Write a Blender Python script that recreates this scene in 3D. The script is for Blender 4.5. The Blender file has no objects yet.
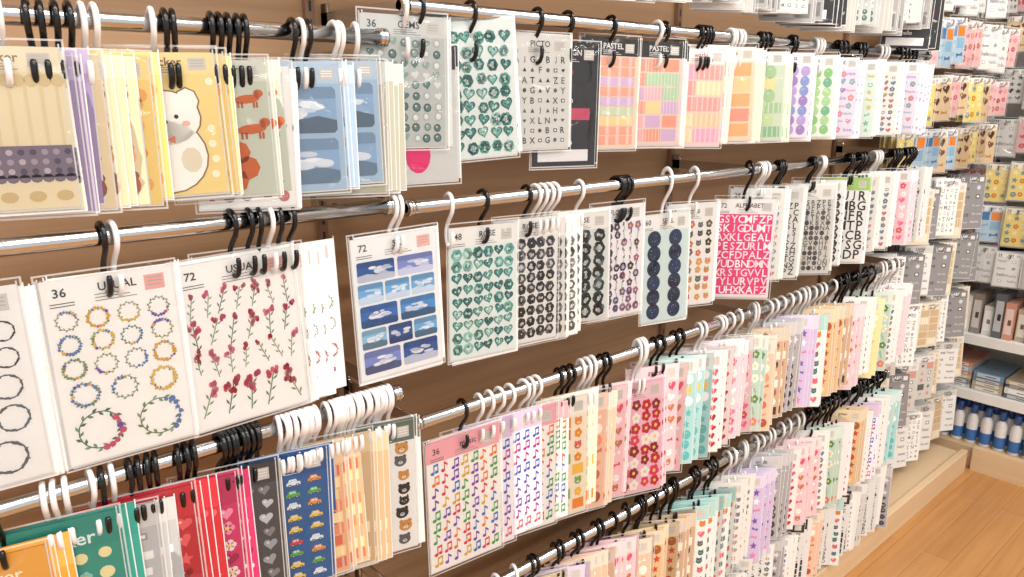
import bpy, math, random, colorsys
from mathutils import Vector, Matrix
R = random.Random(11)
scene = bpy.context.scene
COL = scene.collection
scene.view_settings.view_transform = 'Standard'

# ------------------------------------------------------------------ helpers
def lin(h, sat=1.0):
    h = h.lstrip('#')
    rgb = [int(h[i:i+2], 16) / 255 for i in (0, 2, 4)]
    if sat != 1.0:
        a, s, v = colorsys.rgb_to_hsv(*rgb)
        rgb = colorsys.hsv_to_rgb(a, min(1, s*sat), v)
    o = [c/12.92 if c <= 0.04045 else ((c+0.055)/1.055)**2.4 for c in rgb]
    return (o[0], o[1], o[2], 1.0)

def shade(c, k):
    if k > 1:
        t = min(1, k-1)
        return tuple(c[i]+(1-c[i])*t for i in range(3))+(1,)
    return (c[0]*k, c[1]*k, c[2]*k, 1)

def newmat(name):
    m = bpy.data.materials.new(name); m.use_nodes = True
    nt = m.node_tree
    return m, nt, nt.nodes['Principled BSDF']

def simple(name, col, rough=0.5, metal=0.0, coat=0.0):
    m, nt, p = newmat(name)
    p.inputs['Roughness'].default_value = rough
    p.inputs['Metallic'].default_value = metal
    p.inputs['Coat Weight'].default_value = coat
    n = nt.nodes.new('ShaderNodeTexNoise'); n.inputs['Scale'].default_value = 40
    tc = nt.nodes.new('ShaderNodeTexCoord'); nt.links.new(tc.outputs['Object'], n.inputs['Vector'])
    mx = nt.nodes.new('ShaderNodeMix'); mx.data_type = 'RGBA'
    c = lin(col)
    mx.inputs[6].default_value = shade(c, 0.93); mx.inputs[7].default_value = c
    nt.links.new(n.outputs['Fac'], mx.inputs[0]); nt.links.new(mx.outputs[2], p.inputs['Base Color'])
    return m

MAT_CHROME = simple('chrome_tube', '#c9cbce', 0.12, 1.0)
MAT_STEEL = simple('zinc_steel', '#b9bbbd', 0.32, 1.0)
MAT_HB = simple('black_plastic', '#0b0c10', 0.22)
MAT_HW = simple('white_plastic', '#eae8e8', 0.3)
MAT_WHITE = simple('white_painted_metal', '#e4e4e2', 0.4)
MAT_DARK = simple('dark_metal', '#2b2b2d', 0.4)
MAT_POST = simple('brown_painted_post', '#86684f', 0.5)

def crease(nt, strength, dist):
    """cellophane wrinkles: soft waves plus a few sharp creases"""
    ge = nt.nodes.new('ShaderNodeNewGeometry')
    n = nt.nodes.new('ShaderNodeTexNoise'); n.inputs['Scale'].default_value = 13; n.inputs['Detail'].default_value = 1
    v = nt.nodes.new('ShaderNodeTexVoronoi'); v.feature = 'DISTANCE_TO_EDGE'; v.inputs['Scale'].default_value = 17
    nn = nt.nodes.new('ShaderNodeTexNoise'); nn.inputs['Scale'].default_value = 9
    vm = nt.nodes.new('ShaderNodeVectorMath'); vm.operation = 'MULTIPLY_ADD'
    vm.inputs[1].default_value = (.12, .12, .12)
    nt.links.new(ge.outputs['Position'], n.inputs['Vector']); nt.links.new(ge.outputs['Position'], nn.inputs['Vector'])
    nt.links.new(nn.outputs['Color'], vm.inputs[0]); nt.links.new(ge.outputs['Position'], vm.inputs[2])
    nt.links.new(vm.outputs[0], v.inputs['Vector'])
    mn = nt.nodes.new('ShaderNodeMath'); mn.operation = 'MINIMUM'; mn.inputs[1].default_value = .14
    nt.links.new(v.outputs['Distance'], mn.inputs[0])
    ad = nt.nodes.new('ShaderNodeMath'); ad.operation = 'MULTIPLY_ADD'; ad.inputs[1].default_value = 2.0
    nt.links.new(mn.outputs[0], ad.inputs[0]); nt.links.new(n.outputs['Fac'], ad.inputs[2])
    b = nt.nodes.new('ShaderNodeBump'); b.inputs['Strength'].default_value = strength; b.inputs['Distance'].default_value = dist
    nt.links.new(ad.outputs[0], b.inputs['Height'])
    return b

def print_mat():
    m, nt, p = newmat('printed_card_in_cellophane')
    a = nt.nodes.new('ShaderNodeAttribute'); a.attribute_name = 'Col'
    nt.links.new(a.outputs['Color'], p.inputs['Base Color'])
    p.inputs['Roughness'].default_value = 0.55
    p.inputs['Specular IOR Level'].default_value = 0.3
    p.inputs['Coat Weight'].default_value = 0.6
    p.inputs['Coat Roughness'].default_value = 0.09
    b = crease(nt, .6, .007)
    nt.links.new(b.outputs['Normal'], p.inputs['Coat Normal'])
    return m
MAT_PRINT = print_mat()

def film_mat(name, dif, bump):
    m = bpy.data.materials.new(name); m.use_nodes = True
    nt = m.node_tree; nt.nodes.clear()
    o = nt.nodes.new('ShaderNodeOutputMaterial')
    t = nt.nodes.new('ShaderNodeBsdfTransparent'); t.inputs['Color'].default_value = (1, 1, 1, 1)
    g = nt.nodes.new('ShaderNodeBsdfGlossy'); g.inputs['Roughness'].default_value = 0.1
    d_ = nt.nodes.new('ShaderNodeBsdfDiffuse'); d_.inputs['Color'].default_value = (0.9, 0.9, 0.9, 1)
    m1 = nt.nodes.new('ShaderNodeMixShader'); m1.inputs[0].default_value = dif
    m2 = nt.nodes.new('ShaderNodeMixShader')
    fr = nt.nodes.new('ShaderNodeFresnel'); fr.inputs['IOR'].default_value = 1.26
    b = crease(nt, bump, .009)
    nt.links.new(b.outputs['Normal'], g.inputs['Normal'])
    nt.links.new(t.outputs[0], m1.inputs[1]); nt.links.new(d_.outputs[0], m1.inputs[2])
    nt.links.new(fr.outputs[0], m2.inputs[0]); nt.links.new(m1.outputs[0], m2.inputs[1]); nt.links.new(g.outputs[0], m2.inputs[2])
    nt.links.new(m2.outputs[0], o.inputs['Surface'])
    return m
MAT_FILM = film_mat('clear_film', 0.006, 0.8)
MAT_SEAM = film_mat('film_seam', 0.38, 0.3)

def wood(name, c1, c2, along='X', scale=3.0, rough=0.45, planks=False):
    m, nt, p = newmat(name)
    g = nt.nodes.new('ShaderNodeNewGeometry')
    mp = nt.nodes.new('ShaderNodeMapping')
    s = (0.6, 9, 22) if along == 'X' else (9, 0.6, 22)
    if planks: s = (1.2, 26, 1)
    mp.inputs['Scale'].default_value = s
    nt.links.new(g.outputs['Position'], mp.inputs['Vector'])
    n = nt.nodes.new('ShaderNodeTexNoise'); n.inputs['Scale'].default_value = scale
    n.inputs['Detail'].default_value = 6; n.inputs['Roughness'].default_value = 0.6
    nt.links.new(mp.outputs[0], n.inputs['Vector'])
    mx = nt.nodes.new('ShaderNodeMix'); mx.data_type = 'RGBA'
    mx.inputs[6].default_value = lin(c1); mx.inputs[7].default_value = lin(c2)
    cr = nt.nodes.new('ShaderNodeValToRGB'); cr.color_ramp.elements[0].position = 0.3; cr.color_ramp.elements[1].position = 0.75
    nt.links.new(n.outputs['Fac'], cr.inputs[0]); nt.links.new(cr.outputs[0], mx.inputs[0])
    out = mx.outputs[2]
    if planks:
        br = nt.nodes.new('ShaderNodeTexBrick')
        br.inputs['Scale'].default_value = 1.0; br.inputs['Brick Width'].default_value = 0.9
        br.inputs['Row Height'].default_value = 0.075; br.inputs['Mortar Size'].default_value = 0.0008
        br.inputs['Color1'].default_value = (1, 1, 1, 1); br.inputs['Color2'].default_value = (0.86, 0.83, 0.8, 1)
        br.inputs['Mortar'].default_value = (0.5, 0.42, 0.35, 1)
        nt.links.new(g.outputs['Position'], br.inputs['Vector'])
        mm = nt.nodes.new('ShaderNodeMix'); mm.data_type = 'RGBA'; mm.blend_type = 'MULTIPLY'; mm.inputs[0].default_value = 1
        nt.links.new(out, mm.inputs[6]); nt.links.new(br.outputs['Color'], mm.inputs[7]); out = mm.outputs[2]
    nt.links.new(out, p.inputs['Base Color'])
    p.inputs['Roughness'].default_value = rough
    return m
MAT_WALL = wood('brown_wood_panel', '#9c7a5b', '#b28f6d', 'X', 2.5, 0.55)
MAT_BASE = wood('light_wood', '#cdb08a', '#dcc19d', 'X', 2.0, 0.45)
MAT_FLOOR = wood('wood_floor_planks', '#b07e4a', '#c6925a', 'X', 2.0, 0.28, True)

def mesh_obj(name, v, f, mat, parent=None, loc=(0, 0, 0), smooth=False):
    me = bpy.data.meshes.new(name); me.from_pydata(v, [], f); me.update()
    if smooth:
        for p in me.polygons: p.use_smooth = True
    if mat: me.materials.append(mat)
    o = bpy.data.objects.new(name, me); COL.objects.link(o); o.location = loc
    if parent: o.parent = parent
    return o

def box_vf(x0, x1, y0, y1, z0, z1, v, f):
    k = len(v)
    v += [(x0,y0,z0),(x1,y0,z0),(x1,y1,z0),(x0,y1,z0),(x0,y0,z1),(x1,y0,z1),(x1,y1,z1),(x0,y1,z1)]
    f += [(k,k+3,k+2,k+1),(k+4,k+5,k+6,k+7),(k,k+1,k+5,k+4),(k+1,k+2,k+6,k+5),(k+2,k+3,k+7,k+6),(k+3,k,k+4,k+7)]

def box(name, x0, x1, y0, y1, z0, z1, mat, parent=None):
    v, f = [], []; box_vf(x0, x1, y0, y1, z0, z1, v, f)
    return mesh_obj(name, v, f, mat, parent)

def empty(name, loc=(0, 0, 0)):
    e = bpy.data.objects.new(name, None); e.empty_display_size = 0.03
    COL.objects.link(e); e.location = loc
    return e

def sweep(path, r, v, f, n=8):
    P = [Vector(p) for p in path]
    k = len(v); L = len(P)
    ref = None
    for i, p in enumerate(P):
        t = (P[min(i+1, L-1)]-P[max(i-1, 0)]).normalized()
        if ref is None:
            ref = Vector((1, 0, 0)) if abs(t.x) < 0.9 else Vector((0, 0, 1))
        a = t.cross(ref).normalized(); b = a.cross(t).normalized(); ref = b
        rr = r if 0 < i < L-1 else r*0.7
        for j in range(n):
            q = p + a*(rr*math.cos(2*math.pi*j/n)) + b*(rr*math.sin(2*math.pi*j/n))
            v.append(tuple(q))
    for i in range(L-1):
        for j in range(n):
            a0 = k+i*n+j; a1 = k+i*n+(j+1) % n
            f.append((a0, a1, a1+n, a0+n))
    f.append(tuple(k+j for j in range(n))[::-1]); f.append(tuple(k+(L-1)*n+j for j in range(n)))

def catmull(pts, m=3):
    P = [Vector(p) for p in pts]; out = []
    for i in range(len(P)-1):
        p0 = P[max(i-1, 0)]; p1 = P[i]; p2 = P[i+1]; p3 = P[min(i+2, len(P)-1)]
        for s in range(m):
            t = s/m
            out.append(0.5*((2*p1)+(p2-p0)*t+(2*p0-5*p1+4*p2-p3)*t*t+(3*p1-p0-3*p2+p3)*t**3))
    out.append(P[-1]); return out

# ------------------------------------------------------------------ room
EYE = 1.33
RY = 0.80       # line of the display rails
WY = 1.02       # board behind the rails
mesh_obj('floor', [(-2, -2.5, 0), (4, -2.5, 0), (4, 1.3, 0), (-2, 1.3, 0)], [(0, 1, 2, 3)], MAT_FLOOR)
box('wall_back', -1.2, 4.0, WY, WY+0.03, 0, 2.7, MAT_WALL)
box('wall_right', 3.42, 3.46, -2.5, WY, 0, 2.7, simple('wall_paint', '#c4c0b8', 0.7))
box('ceiling', -1.5, 4.0, -2.5, 1.3, 2.7, 2.74, simple('ceiling_white', '#f2f2f0', 0.8))
v, f = [], []
box_vf(-1.0, 2.88, 0.79, WY-0.002, 0.0, 0.075, v, f)
box_vf(-1.0, 2.885, 0.775, 0.797, 0.0, 0.088, v, f)
p = mesh_obj('display_plinth', v, f, MAT_BASE)
p.modifiers.new('b', 'BEVEL').width = 0.002

# ------------------------------------------------------------------ print builder
GC = {}
def glyph(s):
    if s in GC: return GC[s]
    cu = bpy.data.curves.new('g', 'FONT'); cu.body = s; cu.resolution_u = 2; cu.offset = 0.014
    cu.align_x = 'CENTER'
    ob = bpy.data.objects.new('g', cu); COL.objects.link(ob)
    bpy.context.view_layer.update()
    dg = bpy.context.evaluated_depsgraph_get()
    me = bpy.data.meshes.new_from_object(ob.evaluated_get(dg))
    vs = [(q.co.x, q.co.y) for q in me.vertices]; fs = [tuple(q.vertices) for q in me.polygons]
    if vs:
        x0 = min(a[0] for a in vs); x1 = max(a[0] for a in vs); y0 = min(a[1] for a in vs); y1 = max(a[1] for a in vs)
        h = max(y1-y0, 1e-6)
        vs = [((a-(x0+x1)/2)/h, (c-(y0+y1)/2)/h) for a, c in vs]
        wd = (x1-x0)/h
    else: wd = 1
    bpy.data.objects.remove(ob); bpy.data.curves.remove(cu); bpy.data.meshes.remove(me)
    GC[s] = (vs, fs, wd)
    return GC[s]

def circ(n=12, sx=1, sz=None, cx=0, cz=0, a0=0):
    sz = sx if sz is None else sz
    return [(cx+sx*math.cos(a0+2*math.pi*i/n), cz+sz*math.sin(a0+2*math.pi*i/n)) for i in range(n)]
HEART = []
for i in range(18):
    t = 2*math.pi*i/18
    HEART.append((16*math.sin(t)**3/17, (13*math.cos(t)-5*math.cos(2*t)-2*math.cos(3*t)-math.cos(4*t)+2)/17))
STAR = [((1 if i % 2 == 0 else 0.45)*math.sin(math.pi*i/5), (1 if i % 2 == 0 else 0.45)*math.cos(math.pi*i/5)) for i in range(10)]

class PB:
    def __init__(s): s.v = []; s.f = []; s.c = []
    def poly(s, pts, y, c, cx=0, cz=0, k=1, rot=0, kz=None):
        b = len(s.v); co, si = math.cos(rot), math.sin(rot); kz = k if kz is None else kz
        for x, z in pts: s.v.append((cx+k*(x*co-z*si), y, cz+kz*(x*si+z*co)))
        s.f.append(tuple(range(b, b+len(pts)))); s.c.append(c)
    def rect(s, x0, x1, z0, z1, y, c): s.poly([(x0, z0), (x1, z0), (x1, z1), (x0, z1)], y, c)
    def text(s, t, cx, cz, h, y, c, maxw=None, rot=0):
        vs, fs, wd = glyph(t)
        if maxw and wd*h > maxw: h = maxw/wd
        b = len(s.v); co, si = math.cos(rot), math.sin(rot)
        for x, z in vs: s.v.append((cx+h*(x*co-z*si), y, cz+h*(x*si+z*co)))
        for q in fs: s.f.append(tuple(b+i for i in q)); s.c.append(c)
    def box(s, x0, x1, y0, y1, z0, z1, c, ce=None):
        fs = []; box_vf(x0, x1, y0, y1, z0, z1, s.v, fs)
        for i, q in enumerate(fs): s.f.append(q); s.c.append(c if i == 2 else (ce or c))
    def mesh(s, name, mat=None):
        me = bpy.data.meshes.new(name); me.from_pydata(s.v, [], s.f)
        at = me.color_attributes.new('Col', 'FLOAT_COLOR', 'CORNER')
        buf = []
        for q, c in zip(s.f, s.c): buf += list(c)*len(q)
        at.data.foreach_set('color', buf)
        me.materials.append(mat or MAT_PRINT); me.update()
        return me

W_ = lin('#f6f5f3'); K_ = lin('#22232a')
def motif(b, m, cx, cz, s, pal, r, y, cw=0, ch=0):
    c = r.choice(pal); e = 0.00012; rot = r.uniform(-0.3, 0.3)
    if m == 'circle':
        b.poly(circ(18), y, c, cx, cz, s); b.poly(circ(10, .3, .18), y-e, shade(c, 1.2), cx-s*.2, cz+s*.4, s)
    elif m == 'disc':
        b.poly(circ(20), y, c, cx, cz, s); b.poly(circ(20, .86), y-e, shade(c, .8), cx, cz, s)
        for q in range(5): b.poly(circ(5, .05), y-2*e, lin('#9fb4d0'), cx+r.uniform(-.5, .5)*s, cz+r.uniform(-.5, .5)*s, s)
    elif m == 'dot': b.poly(circ(12), y, c, cx, cz, s*.9)
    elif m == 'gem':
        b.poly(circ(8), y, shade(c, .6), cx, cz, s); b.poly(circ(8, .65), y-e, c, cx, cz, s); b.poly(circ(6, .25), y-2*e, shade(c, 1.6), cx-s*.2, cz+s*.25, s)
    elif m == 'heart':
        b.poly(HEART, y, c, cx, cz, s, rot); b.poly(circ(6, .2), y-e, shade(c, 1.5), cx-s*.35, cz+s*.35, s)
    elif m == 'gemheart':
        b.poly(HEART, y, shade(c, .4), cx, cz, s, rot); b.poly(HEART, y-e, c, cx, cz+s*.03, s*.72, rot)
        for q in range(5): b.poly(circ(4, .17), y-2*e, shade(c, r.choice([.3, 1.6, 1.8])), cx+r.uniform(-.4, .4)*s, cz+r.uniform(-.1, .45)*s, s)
    elif m == 'rose':
        for q in range(6):
            a = q*1.047+rot; b.poly(circ(7, .5), y, shade(c, r.uniform(.45, 1.15)), cx+.5*s*math.cos(a), cz+.5*s*math.sin(a), s)
        for q in range(4):
            a = q*1.57+rot; b.poly(circ(6, .3), y-e, shade(c, r.choice([.3, .5, 1.4, 1.6])), cx+.24*s*math.cos(a), cz+.24*s*math.sin(a), s)
        b.poly(circ(6, .14), y-2*e, shade(c, 1.7), cx, cz, s)
    elif m == 'flower':
        for q in range(5):
            a = q*1.2566+rot; b.poly(circ(8, .42), y, c, cx+.52*s*math.cos(a), cz+.52*s*math.sin(a), s)
        b.poly(circ(8, .28), y-e, lin('#f3d35a'), cx, cz, s)
    elif m == 'star': b.poly(STAR, y, c, cx, cz, s, rot)
    elif m == 'square': b.poly([(-.85, -.85), (.85, -.85), (.85, .85), (-.85, .85)], y, c, cx, cz, cw/2 or s, 0, ch/2 or s)
    elif m == 'note':
        b.poly(circ(8, .42, .32), y, c, cx-s*.3, cz-s*.6, s)
        b.poly([(-.06, -.6), (.12, -.6), (.12, .9), (-.06, .9)], y, c, cx-s*.02, cz, s)
        if r.random() < .5:
            b.poly([(.05, .95), (.7, .45), (.65, .05), (.1, .5)], y, c, cx, cz, s)
        else:
            b.poly([(0, .9), (.92, 1.05), (.92, .68), (0, .53)], y, c, cx, cz, s)
            b.poly([(.74, -.4), (.92, -.4), (.92, 1.0), (.74, 1.0)], y, c, cx, cz, s); b.poly(circ(8, .4, .3), y, c, cx+s*.56, cz-s*.42, s)
    elif m == 'letter': b.text(r.choice('ABCDEFGHJKLMNPRSTUVXYZ'), cx, cz, s*1.75, y, c, s*1.8)
    elif m == 'word': b.text(r.choice(['happy', 'thanks', 'nice', 'hello', 'for you', 'love']), cx, cz, s*1.1, y, c, s*2.6)
    elif m == 'ring':
        n = 20
        for i in range(n):
            a, d_ = 2*math.pi*i/n, 2*math.pi*(i+1)/n; q = .86+.05*math.sin(i*1.7)
            b.poly([(q*math.cos(a), q*math.sin(a)), (math.cos(a), math.sin(a)), (math.cos(d_), math.sin(d_)), (q*math.cos(d_), q*math.sin(d_))], y, c, cx, cz, s)
            if i % 2: b.poly([(-.15, 0), (0, .08), (.15, 0), (0, -.08)], y-e, c, cx+s*.95*math.cos(a), cz+s*.95*math.sin(a), s, a*2)
    elif m == 'wreath':
        g = lin(r.choice(['#6f8f5c', '#7d8580', '#3f7a5a', '#8f9a50', '#a08860']))
        n = 22; gap = r.uniform(0, 6); full = r.random() < .3
        for i in range(n):
            a = 2*math.pi*i/n
            b.poly([(-.022, -.15), (.022, -.15), (.022, .15), (-.022, .15)], y, shade(g, .7), cx+s*.88*math.cos(a), cz+s*.88*math.sin(a), s, a)
            b.poly([(-.15, 0), (0, .07), (.15, 0), (0, -.07)], y-e, shade(g, r.uniform(.7, 1.2)), cx+s*(.88+.1*(-1)**i)*math.cos(a), cz+s*(.88+.1*(-1)**i)*math.sin(a), s, a+(.9 if i % 2 else 2.2))
            if full or (a-gap) % 6.28 < 2.2:
                q = s*r.uniform(.8, .97)
                b.poly(circ(7, r.uniform(.08, .17)), y-2*e, c if r.random() < .75 else r.choice(pal), cx+q*math.cos(a), cz+q*math.sin(a), s)
    elif m == 'sprig':
        g = lin(r.choice(['#4f7a52', '#6d8a58', '#3f6447'])); rot *= 1.3
        def P(x, z): return (cx+s*(x*math.cos(rot)-z*math.sin(rot)), cz+s*(x*math.sin(rot)+z*math.cos(rot)))
        b.poly([(-.025, -1), (.025, -1), (.025, .7), (-.025, .7)], y, g, cx, cz, s, rot)
        for q in range(5):
            sd = (-1)**q; zz = -.7+q*.28; px, pz = P(sd*.14, zz)
            b.poly([(-.18, 0), (0, .05), (.18, 0), (0, -.05)], y, g, px, pz, s, rot+sd*.9)
        k = r.randint(1, 4)
        for q in range(k):
            px, pz = P(r.uniform(-.3, .3) if k > 1 else 0, .8-.22*q)
            for z in range(5): b.poly(circ(6, .11, .16), y-e, shade(c, r.uniform(.75, 1.3)), px+r.uniform(-.12, .12)*s, pz+r.uniform(-.12, .12)*s, s)
    elif m == 'scene':
        sx, sz = cw/2*.92, ch/2*.9
        u = .14*sz/sx
        b.poly([(-1+u, -1), (1-u, -1), (1, -.86), (1, .86), (1-u, 1), (-1+u, 1), (-1, .86), (-1, -.86)], y, c, cx, cz, sx, 0, sz)
        b.poly([(-1, .45), (1, .5), (1, .86), (1-u, 1), (-1+u, 1), (-1, .86)], y-.5*e, shade(c, .7), cx, cz, sx, 0, sz)
        b.poly([(-1+u, -1), (1-u, -1), (1, -.86), (1, -.45), (.5, -.25), (0, -.4), (-.5, -.2), (-1, -.35), (-1, -.86)], y-e, shade(c, r.choice([.35, .5, 1.5])), cx, cz, sx, 0, sz)
        for q in range(9): b.poly(circ(9, r.uniform(.14, .34), r.uniform(.1, .2)), y-2*e-q*.00002, shade(c, r.uniform(1.35, 1.85)), cx+r.uniform(-.6, .6)*sx, cz+r.uniform(-.25, .35)*sz, sx, 0, sz)
    elif m == 'cat':
        b.poly(circ(12, .8, .68), y, c, cx, cz, s)
        for q in (-1, 1):
            b.poly([(-.3, 0), (.3, 0), (.05*q+.1*q, .55)], y, c, cx+q*.45*s, cz+.42*s, s)
            b.poly(circ(6, .09), y-e, K_ if sum(c[:3]) > .6 else lin('#f2e9a0'), cx+q*.3*s, cz+.05*s, s)
        b.poly(circ(6, .12, .08), y-e, lin('#e79a9a'), cx, cz-.18*s, s)
    elif m == 'bear':
        for q in (-1, 1): b.poly(circ(8, .27), y, shade(c, .85), cx+q*.55*s, cz+.58*s, s)
        b.poly(circ(14, .85, .75), y-e, c, cx, cz, s); b.poly(circ(10, .34, .25), y-2*e, shade(c, 1.5), cx, cz-.2*s, s)
        b.poly(circ(6, .1, .07), y-3*e, K_, cx, cz-.1*s, s)
        for q in (-1, 1): b.poly(circ(6, .08), y-3*e, K_, cx+q*.33*s, cz+.12*s, s)
    elif m == 'dog':
        b.poly(circ(12, .9, .3), y, c, cx, cz, s, .1); b.poly(circ(10, .34, .28), y, c, cx+.8*s, cz+.38*s, s); b.poly(circ(8, .14, .26), y-e, shade(c, .6), cx+.68*s, cz+.3*s, s)
        for q in (-.6, -.35, .45, .65): b.poly([(-.07, -.3), (.07, -.3), (.07, .1), (-.07, .1)], y, shade(c, .8), cx+q*s, cz-.3*s, s)
    elif m == 'car':
        b.poly([(-.95, -.35), (.95, -.35), (.9, .1), (.5, .15), (.35, .55), (-.55, .55), (-.75, .12), (-.95, .05)], y, c, cx, cz, s)
        b.poly([(-.5, .15), (-.05, .15), (-.05, .45), (-.42, .45)], y-e, lin('#cfe6f5'), cx, cz, s); b.poly([(.05, .15), (.38, .15), (.26, .45), (.05, .45)], y-e, lin('#cfe6f5'), cx, cz, s)
        for q in (-.5, .5): b.poly(circ(8, .22), y-e, K_, cx+q*s, cz-.36*s, s); b.poly(circ(6, .1), y-2*e, W_, cx+q*s, cz-.36*s, s)
    elif m == 'bow':
        b.poly([(-.9, .5), (0, .1), (.9, .5), (.9, -.4), (0, 0), (-.9, -.4)], y, c, cx, cz, s, rot); b.poly(circ(6, .22), y-e, shade(c, .75), cx, cz, s)
    elif m == 'strip':
        sx, sz = cw/2, ch/2
        b.poly([(-.98, -.88), (.98, -.88), (.98, .88), (-.98, .88)], y, c, cx, cz, sx, 0, sz)
        for q in range(5): b.poly([(-.06, -.88), (.06, -.88), (.06, .88), (-.06, .88)], y-e, shade(c, 1.35), cx+(-.8+.4*q)*sx, cz, sx, 0, sz)
    elif m == 'icon':
        q = r.randint(0, 3)
        if q == 0: b.poly(circ(8), y, c, cx, cz, s*.6)
        elif q == 1: b.poly([(-.6, -.5), (.6, -.5), (.6, .5), (-.6, .5)], y, c, cx, cz, s); b.poly([(-.35, -.25), (.35, -.25), (.35, .25), (-.35, .25)], y-e, W_, cx, cz, s)
        elif q == 2: b.poly(HEART, y, c, cx, cz, s*.6)
        else: b.poly([(-.6, -.5), (.6, -.5), (0, .6)], y, c, cx, cz, s)
    elif m == 'figure':
        b.poly(circ(14, .5, .62), y, c, cx, cz+.55*s, s); b.poly(circ(14, .62, .8), y, c, cx, cz-.35*s, s); b.poly(circ(8, .18, .3), y, c, cx-.3*s, cz+1.2*s, s); b.poly(circ(8, .18, .3), y, c, cx+.3*s, cz+1.2*s, s)

def art_lace(b, w, h, y, r):
    for i in range(9):
        x = -w*.45+i*w*.1125; b.rect(x-.0012, x+.0012, -h*.62, -h*.18, y, lin('#e3d2a8'))
    for i in range(11): b.poly(circ(10, .0055), y-.00005, lin('#d9c494'), -w*.46+i*w*.092, -h*.2)
    b.rect(-w*.5, w*.5, -h*.80, -h*.60, y-.0001, lin('#7c6f80'))
    for i in range(12):
        for j in range(3): b.poly(circ(8, .0028), y-.0002, lin(r.choice(['#a99aa8', '#57495e', '#c4b4bc'])), -w*.46+i*w*.084, -h*(.64+.06*j))
    for i in range(12): b.poly(circ(8, .0048, .004), y-.0001, lin('#7c6f80'), -w*.46+i*w*.084, -h*.805)
    for i in range(5):
        b.poly(circ(10, .007, .005), y, lin('#d2b988'), -w*.4+i*w*.2, -h*.92)
def art_bear(b, w, h, y, r):
    wt = lin('#fbf9f2'); ln = lin('#8a6a48')
    b.poly(circ(8, .012, .014), y, ln, -w*.22, -h*.335); b.poly(circ(8, .012, .014), y, ln, w*.22, -h*.335)
    b.poly(circ(20, w*.335, h*.2), y, ln, 0, -h*.45)
    b.poly(circ(20, w*.36, h*.265), y-.0001, ln, 0, -h*.72)
    b.poly(circ(8, .0105, .0125), y-.0002, wt, -w*.22, -h*.335); b.poly(circ(8, .0105, .0125), y-.0002, wt, w*.22, -h*.335)
    b.poly(circ(20, w*.32, h*.19), y-.0003, wt, 0, -h*.45)
    b.poly(circ(20, w*.345, h*.255), y-.0003, wt, 0, -h*.72)
    for q in (-1, 1):
        b.poly(circ(8, .0022), y-.0005, K_, q*w*.11, -h*.44); b.poly(circ(8, .004, .0028), y-.0005, lin('#f2b8a8'), q*w*.19, -h*.49)
        b.poly(circ(10, .010, .013), y-.0004, lin('#e6dcc4'), q*w*.2, -h*.75)
    b.poly(circ(8, .0035, .0026), y-.0005, K_, 0, -h*.475)
    b.poly([(-.008, .004), (0, 0), (.008, .004), (.008, -.004), (0, 0), (-.008, -.004)], y-.0005, lin('#d97a5a'), 0, -h*.6)
    for i in range(7): b.poly(circ(8, .004), y, lin('#fff6d8'), r.choice([-1, 1])*w*r.uniform(.4, .45), -h*(.2+.11*i))

DES = {}
SAT = 1.0
def d(name, bg, mot, pal, nx=4, ny=6, w=.112, h=.19, hdr=None, title=None, tc='#444444', rows=None, k=.8, jit=.1, panel=None, edge=None, sheet=None, art=None, th=.0085):
    DES[name] = dict(bg=bg, mot=mot.split(), pal=[lin(c, SAT) for c in pal.split()], nx=nx, ny=ny, w=w, h=h, hdr=hdr, title=title, tc=tc, rows=rows, k=k, jit=jit, panel=panel, edge=edge, sheet=sheet, art=art, th=th)

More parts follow.
